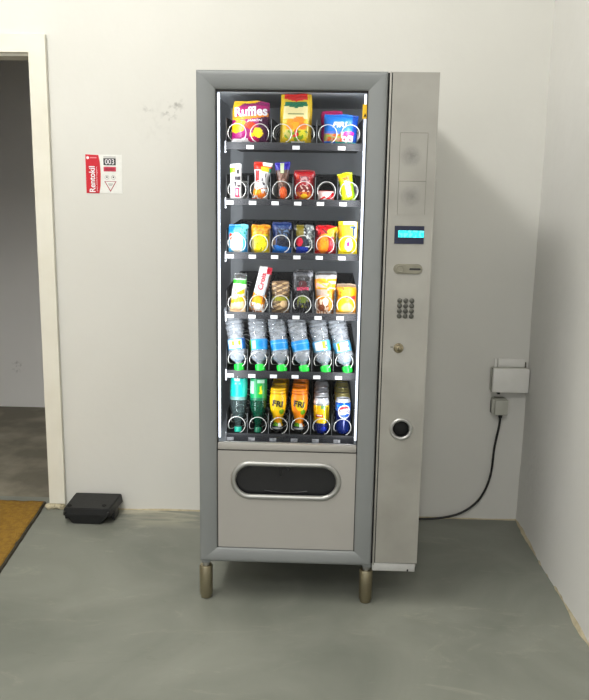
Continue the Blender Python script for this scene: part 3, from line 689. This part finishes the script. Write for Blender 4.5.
# row 4
f = art((244, 214, 176), ('r', 0, 1, .72, .84, (90, 176, 84)), ('r', 0, 1, .42, .72, (240, 238, 230)), ('q', [(.3, .5), (.9, .62), (.9, .5), (.45, .42)], (230, 196, 60)), ('q', [(0, .3), (.9, .44), (.95, .3), (0, .22)], (240, 184, 30)), ('e', .5, .12, .4, .13, (246, 208, 172)), ('r', 0, 1, .84, 1, (190, 200, 190)), ('n', 9, .3, (200, 160, 60), .2, .9, .38, .66, 2))
bag('sandwich_pack', 'white and green sandwich pack with yellow band, leftmost on the fourth shelf', 'sandwich', slot(3, 0, .0, .04), .056, .138, .036, f, top=.82, tilt=4, lean=4, film=lambda u, v: v > .85)
f = art((236, 232, 232), ('r', .8, 1, .3, 1, (84, 60, 56)), ('r', 0, .86, .0, .40, (120, 80, 56)), ('n', 6, -.1, (226, 138, 40), 0, .95, .05, .42, 4), ('e', .4, .24, .32, .11, (240, 170, 56)), ('e', .55, .12, .3, .08, (238, 226, 216)), ('n', 9, .1, (246, 240, 236), 0, 1, .0, .2, 7),
        ('r', .62, 1, .86, 1, (196, 50, 66)), ('q', [(.7, .85), (.85, .85), (.8, .4), (.7, .4)], (206, 212, 218)))
o, yf = bag('croissant_pack', 'long tilted white wrapper with red lettering and croissant, second on the fourth shelf', 'pastry', slot(3, 1, -.010, .036), .054, .165, .034, f, tilt=12, lean=4, top=.82)
text('lettering', 'Crois', -.013, .006, .082, .142, yf, flat('red_ink', (200, 34, 56)), o, rot=90, bold=.03)
f = art((118, 96, 76), ('s', 7, -.25, .42, (196, 170, 136), 0, 1, .05, .95), ('s', 7, .2, .16, (74, 54, 42), 0, 1, .05, .95), ('r', 0, 1, .40, .52, (150, 146, 22)), ('e', .7, .3, .2, .1, (226, 196, 160)))
bag('biscuit_pack', 'brown striped biscuit pack with olive band, third on the fourth shelf', 'biscuits', slot(3, 2, -.001, .036), .062, .112, .034, f, lean=4)
f = art((24, 22, 24), ('r', 0, 1, .86, .93, (80, 80, 84)), ('e', .85, .9, .12, .06, (150, 150, 156)), ('e', .5, .66, .2, .1, (70, 24, 26)), ('e', .5, .34, .22, .09, (92, 110, 30)), ('n', 9, .2, (120, 120, 60), .25, .8, .15, .4, 5), ('n', 12, .3, (90, 90, 96), 0, 1, 0, 1, 2))
o, yf = bag('snack_bag', 'black glossy bag with pink lettering, fourth on the fourth shelf', 'snack bag', slot(3, 3, .001, .036), .073, .152, .034, f, lean=4, top=.97)
text('lettering', 'BROWNI', -.020, .020, .082, .093, yf, flat('pink_ink', (226, 66, 104)), o, bold=.02, rot=3)
f = art((242, 150, 34), ('r', 0, 1, .84, 1, (186, 182, 180)), ('r', .05, .6, .44, .58, (190, 168, 156)), ('s', 7, .0, .35, (244, 224, 200), .62, 1, .2, .82), ('r', .05, .62, .62, .72, (236, 180, 180)), ('s', 9, .25, .3, (250, 200, 110), .1, .95, .62, .84), ('r', .0, 1, 0, .36, (150, 100, 70)), ('n', 9, .0, (226, 200, 180), 0, 1, 0, .36, 5),
        ('e', .52, .3, .14, .09, (244, 240, 244)), ('q', [(.7, .05), (.95, .1), (.95, .6), (.7, .6)], (244, 156, 40)), ('e', .3, .15, .2, .08, (110, 66, 50)))
bag('pastry_pack', 'orange and white striped clear-topped pastry pack, fifth on the fourth shelf', 'pastry', slot(3, 4, .004, .036), .077, .148, .036, f, lean=4, film=lambda u, v: v > .92, bot=.8)
f = art((236, 156, 48), ('r', 0, 1, .9, 1, (150, 130, 110)), ('e', .55, .72, .36, .18, (246, 170, 44)), ('q', [(.4, .6), (.95, .62), (.95, .5), (.5, .5)], (226, 110, 110)), ('e', .5, .28, .48, .26, (250, 196, 76)), ('e', .55, .22, .3, .16, (252, 222, 150)), ('n', 8, .15, (180, 110, 40), 0, .4, .5, .9, 3), ('r', 0, 1, 0, .06, (226, 190, 160)))
bag('pastry_pack', 'short golden yellow bun pack, rightmost on the fourth shelf', 'pastry', slot(3, 5, .001, .040), .070, .106, .040, f, lean=4)

# bottles
def smoothprof(P, n=4):
    out = []
    for i in range(len(P)-1):
        p0, p1, p2, p3 = P[max(0, i-1)], P[i], P[i+1], P[min(len(P)-1, i+2)]
        for k in range(n):
            t = k/n
            out.append(tuple(.5*((2*p1[a])+(-p0[a]+p2[a])*t+(2*p0[a]-5*p1[a]+4*p2[a]-p3[a])*t*t+(-p0[a]+3*p1[a]-3*p2[a]+p3[a])*t**3) for a in (0, 1)))
    return out+[P[-1]]
def printed_cyl(name, prof, f, parent, m='plastic_art', n=60, z0=None):
    bm = bmesh.new(); lay = bm.loops.layers.float_color.new('art')
    zs = [p[1] for p in prof]; a0, a1 = min(zs), max(zs)
    R = [[bm.verts.new((r*math.sin(2*math.pi*i/n), -r*math.cos(2*math.pi*i/n), z)) for i in range(n)] for r, z in prof]
    for j in range(len(R)-1):
        for i in range(n):
            fc = bm.faces.new((R[j][i], R[j][(i+1) % n], R[j+1][(i+1) % n], R[j+1][i]))
            a = (i+.5)/n; a = a-1 if a > .5 else a
            c = f(a, ((prof[j][1]+prof[j+1][1])/2-a0)/(a1-a0))
            for l in fc.loops: l[lay] = lin(c)
    for v in (R[0], R[-1]):
        if Vector(v[0].co).xy.length > .002:
            fc = bm.faces.new(v)
            for l in fc.loops: l[lay] = lin(f(0, 0 if v is R[0] else 1))
    return obj(name, bm, M[m], parent, angle=45)
def dense(prof, step=.002):
    out = []
    for (r0, z0), (r1, z1) in zip(prof, prof[1:]):
        k = max(1, int(math.hypot(r1-r0, z1-z0)/step))
        out += [(r0+(r1-r0)*i/k, z0+(z1-z0)*i/k) for i in range(k)]
    return out+[prof[-1]]
def water_bottle(kind):
    r = empty('water_bottle')
    P = smoothprof([(.0115, .012), (.0118, .026), (.020, .033), (.029, .044), (.0312, .054), (.0300, .062), (.0285, .068), (.0285, .098), (.0268, .108), (.0285, .122), (.0295, .134)], 3)
    for k in range(4): P += [(.0308, .137+.0135*k), (.0312, .142+.0135*k), (.029, .146+.0135*k), (.0288, .1485+.0135*k)]
    P += smoothprof([(.031, .193), (.0312, .199), (.026, .206), (.012, .204), (.003, .201)], 3)
    bm = bmesh.new(); lathe(bm, P, 28); obj('bottle_body', bm, M['pet'], r, smooth=True)
    bl, gr = (72, 134, 196), (150, 200, 40)
    if kind == 0: f = art((104, 160, 208), ('r', -.16, .1, .1, .9, (226, 238, 244)), ('r', -.08, -.03, .4, .85, gr), ('r', .03, .08, .35, .85, gr), ('r', .12, .3, 0, 1, (60, 100, 170)))
    elif kind == 1: f = art((96, 160, 214), ('r', -.3, -.13, 0, 1, (96, 150, 60)), ('r', -.12, -.03, .1, .9, (170, 205, 226)), ('e', .06, .5, .05, .35, (70, 140, 206)))
    elif kind == 2: f = art((86, 148, 204), ('s', 3, 0, .2, (130, 180, 220), -.3, .3, 0, 1))
    else: f = art((112, 170, 200), ('r', -.12, .12, .08, .92, (236, 240, 240)), ('r', .04 if kind == 3 else -.1, .1 if kind == 3 else -.05, .2, .9, (160, 210, 50)), ('r', .09, .11, .4, .5, (120, 90, 130)))
    printed_cyl('label_sleeve', dense([(.0291, .066), (.0291, .099)], .003), f, r)
    bm = bmesh.new(); pr = [(.0145, -.002), (.0168, .0), (.0172, .016), (.016, .020), (.011, .020)]; lathe(bm, pr, 24); obj('bottle_cap', bm, flat('green_cap', (24, 205, 60), .3), r, angle=35)
    return r
names5 = ['leftmost', 'second from left', 'third from left', 'fourth from left', 'fifth from left', 'rightmost and most tilted']
wl = ['white label patch', 'green sided blue label', 'plain blue label', 'plain blue label', 'white label with lime stripe', 'bright white label']
for i in range(6):
    b = water_bottle([0, 1, 2, 2, 3, 4][i])
    b.location = (SX[i]+[.009, .008, .009, .013, .013, .014][i], .128, FLOORZ[4]+.003)
    b.scale = (1.08, 1.08, 1.11)
    b.rotation_euler = (-math.radians(15), math.radians([-7, -6.5, -8, -10, -12.5, -12.5][i]), math.radians([4, -3, 0, 5, -4, 6][i]))
    setp(b, 'water bottle cap down, %s, %s, fifth shelf' % (wl[i], names5[i]), 'water bottle', 'upside-down water bottles on the fifth shelf')
def soda_bottle(name, bodym, lab, capc, pos, L=.215, z0=.118, z1=.196, ridge=True, band=None):
    r = empty(name)
    P = smoothprof([(.0115, .012), (.0118, .026), (.016, .04), (.024, .066), (.0295, .092), (.030, .11), (.0295, .125), (.0295, z1), (.0305, z1+.006), (.030, L-.012), (.026, L), (.012, L-.003), (.003, L-.004)], 4)
    bm = bmesh.new(); lathe(bm, P, 28); obj('bottle_body', bm, bodym, r, smooth=True)
    printed_cyl('label_sleeve', dense([(.0302, z0), (.0306, (z0+z1)/2), (.0302, z1)], .003), lab, r)
    bm = bmesh.new(); lathe(bm, [(.0125, 0), (.0142, .0015), (.0145, .015), (.0135, .019), (.011, .019)], 24); obj('bottle_cap', bm, flat(name+'_cap', capc, .35), r, angle=35)
    r.location = pos; r.rotation_euler = (-math.radians(8), 0, 0); return r
T1 = (40, 190, 176)
a = soda_bottle('mineral_water_bottle', M['pet_teal'], art(T1, ('r', -.08, .04, .88, 1, (210, 240, 238)), ('r', -.06, -.03, .72, .8, (170, 235, 226)), ('r', .02, .05, .72, .8, (170, 235, 226)), ('r', -1, 1, 0, .16, (120, 150, 146))), (30, 176, 150), slot(5, 0, .002, .056))
setp(a, 'upside-down clear bottle with turquoise label, leftmost on the bottom shelf', 'bottle')
a = soda_bottle('lemonade_bottle', M['pet_green'], art((20, 150, 90), ('r', -.3, -.08, .3, .9, (190, 226, 206)), ('r', -.02, .14, .82, .97, (190, 226, 206)), ('e', .04, .5, .05, .3, (210, 214, 40)), ('r', -.02, .1, .15, .8, (36, 164, 70)), ('q', [(.02, .3), (.05, .8), (.09, .3)], (220, 220, 60)), ('r', -1, 1, 0, .1, (16, 100, 70))), (14, 110, 80), slot(5, 1, -.002, .056))
setp(a, 'upside-down dark green bottle with green label, second on the bottom shelf', 'bottle')
def juice(col, dark, hi):
    r = empty('juice_bottle')
    P = [(.0125, 0), (.0185, .004), (.0205, .014), (.019, .024), (.0155, .030), (.0165, .042), (.0205, .058), (.0265, .078), (.0295, .1), (.0300, .125), (.0275, .137), (.029, .143), (.0265, .149), (.0275, .154), (.022, .160), (.004, .158)]
    f = art(col, ('r', -1, 1, 0, .07, (26, 26, 30)), ('r', -1, 1, .07, .1, (170, 172, 170)), ('r', -1, 1, .1, .13, (40, 44, 60)), ('r', -.3, .02, .13, .22, (96, 150, 50)), ('r', .02, .14, .12, .2, (226, 226, 220)), ('e', .0, .3, .07, .09, (240, 150, 30)), ('r', -1, -.14, .2, .8, hi),
            ('r', -1, 1, .87, .9, dark), ('r', -1, 1, .93, .96, dark), ('e', .03, .63, .1, .13, (236, 206, 50)), ('e', .1, .47, .07, .06, (110, 150, 60)))
    b = printed_cyl('bottle_body', dense(smoothprof(P, 4), .0022), f, r)
    rf = lambda x, z: -math.sqrt(max(1e-6, .0302**2-x*x))-.0005
    text('lettering', 'FRI', -.019, .019, .095, .117, rf, flat('black_ink', (28, 24, 20)), r, rot=-8, bold=.03)
    return r
JC = [((246, 190, 14), (196, 150, 20), (226, 200, 20)), ((248, 134, 16), (200, 100, 20), (250, 160, 20))]
for k, (c, x, nm) in enumerate(((2, -.006, 'yellow'), (3, -.005, 'orange'))):
    src = juice(*JC[k])
    for q in range(4):
        o = src
        if q:
            o = src.copy(); C.objects.link(o)
            for ch in src.children:
                d = ch.copy(); C.objects.link(d); d.parent = o
        p = slot(5, c, x, .058, .082*q); o.location = (p[0], p[1], p[2]+.006); o.rotation_euler = (-math.radians(4), 0, 0)
        setp(o, '%s juice bottle standing on its cap, %s, bottom shelf' % (nm, ['front of its coil', 'second in its coil', 'third in its coil', 'hindmost in its coil'][q]), 'juice bottle', '%s juice bottles on the bottom shelf' % nm)
def can(name, f):
    r = empty(name)
    P = [(.0215, 0), (.023, .0015), (.0275, .010), (.0283, .014), (.0283, .113), (.0275, .117), (.0235, .125), (.0232, .1275), (.0218, .1278), (.0212, .1255), (.004, .1255)]
    printed_cyl('can_body', dense(P, .002), f, r, 'can'); return r
SI = (196, 198, 202)
f = art((236, 196, 20), ('r', -1, 1, .86, 1, SI), ('r', -1, 1, .80, .86, (150, 152, 156)), ('r', -1, 1, 0, .3, (24, 32, 92)), ('r', -.02, .08, .68, .8, (120, 160, 110)), ('q', [(-.3, .3), (-.02, .3), (.03, .45), (.0, .6), (-.1, .75), (-.3, .7)], (214, 164, 30)), ('e', -.04, .52, .14, .2, (244, 190, 30)), ('r', -.13, .04, .48, .56, (206, 44, 48)), ('r', -.10, .01, .505, .535, (246, 236, 230)),
        ('r', .1, .16, .3, .75, (120, 104, 40)), ('e', .05, .14, .06, .06, (60, 70, 160)), ('r', .15, .3, .4, .8, (226, 190, 60)))
tea = can('iced_tea_can', f)
f = art((22, 34, 92), ('r', -1, 1, .9, 1, SI), ('r', -1, 1, .66, .88, (26, 96, 200)), ('e', -.1, .8, .03, .03, (90, 160, 230)), ('e', .1, .8, .03, .03, (90, 160, 230)))
cola = can('cola_can', f)
def globe(parent):
    """round emblem wrapped on the can: white disc, red cap, blue foot"""
    R = .0288; cz = .082; rad = .0245; cx = .004
    def disc(nm, test, col, off, rr):
        bm = bmesh.new(); n = 44
        g = [[None]*(n+1) for _ in range(n+1)]
        for j in range(n):
            for i in range(n):
                u, v = (i+.5)/n*2-1, (j+.5)/n*2-1
                if u*u+v*v <= 1 and test(u, v):
                    q = []
                    for a, b in ((i, j), (i+1, j), (i+1, j+1), (i, j+1)):
                        if g[b][a] is None:
                            x = cx+(a/n*2-1)*rr; z = cz+(b/n*2-1)*rr; an = x/R
                            g[b][a] = bm.verts.new((math.sin(an)*(R+off), -math.cos(an)*(R+off), z))
                        q.append(g[b][a])
                    bm.faces.new(q)
        return obj(nm, bm, col, parent)
    disc('emblem', lambda u, v: True, flat('white_ink', (245, 240, 245)), .0000, rad)
    disc('emblem_top', lambda u, v: v > .44+.12*math.sin(u*2.2+.4), flat('red_emblem', (222, 32, 52)), .0003, rad*.88)
    disc('emblem_foot', lambda u, v: v < -.46+.10*math.sin(u*2.2+.4), flat('blue_emblem', (20, 80, 180)), .0003, rad*.88)
    rf = lambda x, z: 0
    t = text('lettering', 'PEPSI', -.0165, .0240, .0760, .0880, rf, flat('navy_ink', (16, 20, 60)), parent, bold=.005)
    for v in t.data.vertices:
        an = v.co.x/R; v.co.x = math.sin(an)*(R+.0006); v.co.y = -math.cos(an)*(R+.0006)
globe(cola)
f2 = art((196, 170, 60), ('r', -1, 1, .86, 1, (170, 160, 110)), ('r', -1, 1, 0, .5, (40, 40, 40)))
for src, c, x, nm, lab in ((tea, 4, -.001, 'iced_tea_can', 'yellow and navy iced tea can'), (cola, 5, .001, 'cola_can', 'blue cola can with round emblem')):
    for q in range(4):
        o = src
        if q:
            if c == 5: o = can('gold_drink_can', f2) if q == 1 else gold.copy()
            else: o = src.copy()
            if c == 5 and q == 1: gold = o
            elif o.name not in C.objects: C.objects.link(o)
            for ch in (list(src.children) if c == 4 else list(gold.children) if q > 1 else []):
                d = ch.copy(); C.objects.link(d); d.parent = o
            if c == 5: lab = 'dull gold drink can in the cola can row'
        p = slot(5, c, x, .058, .082*q); o.location = (p[0], p[1], p[2]+.006); o.rotation_euler = (-math.radians(3), 0, math.radians(3))
        setp(o, '%s, %s, bottom shelf' % (lab, ['front of coil', 'right behind front can', 'third in line', 'hindmost'][q]), 'drink can', 'drink cans on the bottom shelf')

# ------------------------------------------------------------------ wall sticker
sg = setp(empty('wall_sign', (-.529, YB, 1.521)), 'red and white pest control sticker on the white wall beside the doorway', 'sign')
def loc(o): return o
YS = -.0012
base = plate('sign_card', [rect(-.078, .078, -.081, .081)], -.0016, -.0002, flat('sign_white', (236, 236, 232)), sg)
red = [(-.078, -.081), (-.022, -.081), (-.0165, -.05), (-.014, 0), (-.0165, .05), (-.022, .079), (-.078, .081)]
plate('red_panel', [red], -.0024, -.0015, flat('sign_red', (206, 24, 44)), sg)
wi = flat('white_ink', (245, 240, 245))
text('lettering', 'Rentokil', -.064, -.038, -.076, .032, -.0024, wi, sg, rot=90, bold=.02)
text('lettering', 'pest control experts', -.034, -.027, -.072, .03, -.0024, wi, sg, rot=90, bold=0)
plate('sign_badge', [circ(-.068, .067, .006, 16)], -.003, -.0023, wi, sg)
plate('sign_strip', [rect(-.058, -.03, .065, .070)], -.003, -.0023, flat('sign_pink', (232, 140, 150)), sg)
plate('number_field', [rect(-.001, .052, .037, .066)], -.0024, -.0015, flat('sign_black', (44, 52, 52)), sg)
text('lettering', '003', .006, .046, .0405, .0625, -.0024, wi, sg, bold=.01)
plate('red_field', [rect(-.001, .052, .011, .030)], -.0024, -.0015, flat('sign_red2', (206, 60, 84)), sg)
text('lettering', 'PELIGRO', .006, .045, .0165, .0245, -.0024, flat('sign_dark_red', (140, 30, 50)), sg, bold=.01)
for cx, cz in ((.012, -.014), (.040, -.014)):
    plate('symbol', [circ(cx, cz, .009), circ(cx, cz, .0078)], -.0022, -.0015, flat('sign_grey', (150, 150, 150)), sg)
    plate('symbol', [circ(cx, cz+.001, .0033, 12)], -.0022, -.0015, flat('sign_black', (44, 52, 52)), sg)
tri = lambda k: [(.0265-.0265*k, -.0405+.0105*k), (.0265+.0265*k, -.0405+.0105*k), (.0265, -.0405-.034*k)]
plate('triangle', [tri(1), tri(.82)], -.0022, -.0015, flat('sign_tri', (170, 40, 60)), sg)
plate('triangle_mark', [rect(.016, .037, -.043, -.040)], -.0022, -.0015, flat('sign_grey', (150, 150, 150)), sg)
plate('triangle_mark', [rect(.020, .033, -.048, -.046)], -.0022, -.0015, flat('sign_grey', (150, 150, 150)), sg)
plate('sign_caption', [rect(.0, .052, .0695, .0725)], -.0022, -.0015, flat('sign_grey', (150, 150, 150)), sg)

# ------------------------------------------------------------------ bait station
bt = setp(empty('bait_station', (-.609, .72, 0), (0, 0, 0)), 'black plastic rodent bait box on the floor beside the door casing', 'bait box'); bt.scale = (1.07, 1, 1.12); bt.location.x += .006
def frustum(bm, b, t, z0, z1, bev):
    vs = [bm.verts.new((x, y, z0)) for x, y in b]+[bm.verts.new((x, y, z1)) for x, y in t]
    fs = [bm.faces.new(vs[:4]), bm.faces.new(vs[4:])]+[bm.faces.new((vs[i], vs[(i+1) % 4], vs[4+(i+1) % 4], vs[4+i])) for i in range(4)]
    bmesh.ops.bevel(bm, geom=list({e for f in fs for e in f.edges}), offset=bev, segments=2, affect='EDGES')
bm = bmesh.new(); frustum(bm, [(-.062, -.068), (.056, -.068), (.075, .078), (-.080, .078)], [(-.098, -.074), (.090, -.074), (.098, .088), (-.098, .088)], 0, .048, .004)
obj('base', bm, M['black'], bt, angle=40)
bm = bmesh.new()
lidz = lambda y: .058+(y+.08)*.10
vs = []
P = [(-.100, -.074), (.098, -.074), (.112, .098), (-.096, .098)]
frustum(bm, P, [(-.095, -.070), (.093, -.070), (.107, .094), (-.091, .094)], .036, .066, .003)
for v in bm.verts:
    if v.co.z > .055: v.co.z += (v.co.y+.08)*.05
obj('lid', bm, M['black'], bt, angle=40)
for x, y in ((-.078, -.045), (.064, -.035)):
    bm = bmesh.new(); lathe(bm, [(.009, -.003), (.009, .0015), (.006, .0015), (.006, -.002)], 16, 'z', (x, y, .0682)); obj('lock_hole', bm, flat('hole_black', (8, 8, 8), .9), bt, angle=40)
for x in (-.099, .099): bxo('side_flange', (x-.006, x+.006, -.03, .045, .006, .045), M['black'], bt, .002)
for x in (-.090, .090): bxo('hinge', (x-.004, x+.004, -.085, -.068, .040, .056), M['black'], bt, .002)

# ------------------------------------------------------------------ junction box, plug and cord
jb = setp(empty('junction_box', (1.245, YB, .665)), 'white rectangular electrical junction box on the back wall in the corner', 'junction box')
bxo('box_body', (-.082, .072, -.040, -.001, -.052, .052), M['pvc_grey'], jb, .003)
cv = bxo('cover', (-.080, .076, -.056, -.038, -.052, .054), M['pvc'], jb, .003)
bxo('cover_joint', (-.083, .070, -.0385, -.0365, -.053, .053), M['pvc_dark'], jb)
bxo('conduit_cover', (-.052, .064, -.012, -.001, .052, .090), M['pvc'], jb, .003)
bm = bmesh.new(); tube(bm, [(-.062, -.006, .0), (-.062, -.006, .088)], .005, 10); obj('pipe_stub', bm, M['pvc'], jb, smooth=True)
bxo('joint_slot', (.064, .070, -.012, -.001, .05, .075), M['pvc_dark'], jb)
bxo('lower_knockout', (-.056, -.044, -.05, -.03, -.062, -.050), M['cable'], jb, .001)
so = setp(empty('wall_socket', (1.208, YB, .545)), 'small grey wall socket with rounded hood under the white junction box', 'socket')
bxo('socket_body', (-.036, .028, -.040, -.001, -.035, .034), M['pvc_grey'], so, .004)
plate('hood', [[(-.036, -.034), (-.036, .020), (-.022, .036), (.018, .036), (.034, .022), (.038, 0), (.038, -.034)]], -.018, -.001, M['pvc_dark'], so)
bxo('plug_face', (-.026, .030, -.056, -.039, -.035, .032), M['pvc_grey'], so, .003)
pts = [(1.211, .795, .520), (1.211, .795, .495), (1.209, .800, .45), (1.203, .806, .40), (1.197, .81, .345), (1.195, .812, .29), (1.192, .812, .245), (1.184, .811, .20), (1.168, .81, .15), (1.14, .808, .10), (1.10, .805, .062), (1.05, .802, .034), (.99, .80, .018), (.92, .80, .0085), (.84, .80, .0065), (.72, .80, .0065), (.55, .80, .0065)]
def spline(P, n=6):
    o = []
    for i in range(len(P)-1):
        a, b, c, d = (Vector(P[max(0, i-1)]), Vector(P[i]), Vector(P[i+1]), Vector(P[min(len(P)-1, i+2)]))
        for k in range(n):
            t = k/n; o.append(.5*(2*b+(c-a)*t+(2*a-5*b+4*c-d)*t*t+(3*b-a-3*c+d)*t**3))
    return o+[Vector(P[-1])]
bm = bmesh.new(); tube(bm, spline(pts), .0052, 10)
cb = setp(obj('power_cord', bm, M['cable'], None, smooth=True), 'black power cord curving down the white wall from the socket to the floor', 'cord')
bm = bmesh.new(); lathe(bm, [(.006, .492), (.0085, .496), (.0095, .512), (.0085, .520)], 16, 'z', (1.211, .795, 0)); obj('strain_relief', bm, M['cable'], cb, smooth=True)

# ------------------------------------------------------------------ door mat
def doormat():
    bm = bmesh.new(); nx, ny = 90, 110; x0, y0, y1 = -2.15, -1.0, .878
    xe = lambda y: -.800-(y-.162)*.088+.004*noise.noise((y*5, 2, 1))+.002*noise.noise((y*22, 3, 1))
    G = [[bm.verts.new((x0+(xe(y0+(y1-y0)*j/ny)-.012-x0)*i/nx, y0+(y1-y0)*j/ny, .009+.0022*noise.noise((i*.45, j*.45, 0)))) for i in range(nx+1)] for j in range(ny+1)]
    for j in range(ny):
        for i in range(nx): bm.faces.new((G[j][i], G[j][i+1], G[j+1][i+1], G[j+1][i]))
    per = G[0]+[r[-1] for r in G[1:]]+G[-1][-2::-1]+[r[0] for r in G[-2:0:-1]]
    low = [bm.verts.new((v.co.x, v.co.y, .001)) for v in per]; n = len(per)
    for i in range(n): bm.faces.new((per[i], per[(i+1) % n], low[(i+1) % n], low[i]))
    bm.faces.new(low)
    o = obj('doormat', bm, M['mat'], None, smooth=True); setp(o, 'yellow ochre coir mat lying in front of the open doorway', 'mat')
    bm = bmesh.new(); R = []
    for j in range(ny+1):
        y = y0+(y1-y0)*j/ny; x = xe(y); R.append([bm.verts.new(p) for p in ((x-.016, y, .0005), (x-.015, y, .0085), (x-.004, y, .008), (x, y, .0005))])
    for A, B in zip(R, R[1:]):
        for k in range(4): bm.faces.new((A[k], A[(k+1) % 4], B[(k+1) % 4], B[k]))
    bm.faces.new(R[0]); bm.faces.new(R[-1])
    obj('mat_binding', bm, M['mat_edge'], o, smooth=True)
doormat()
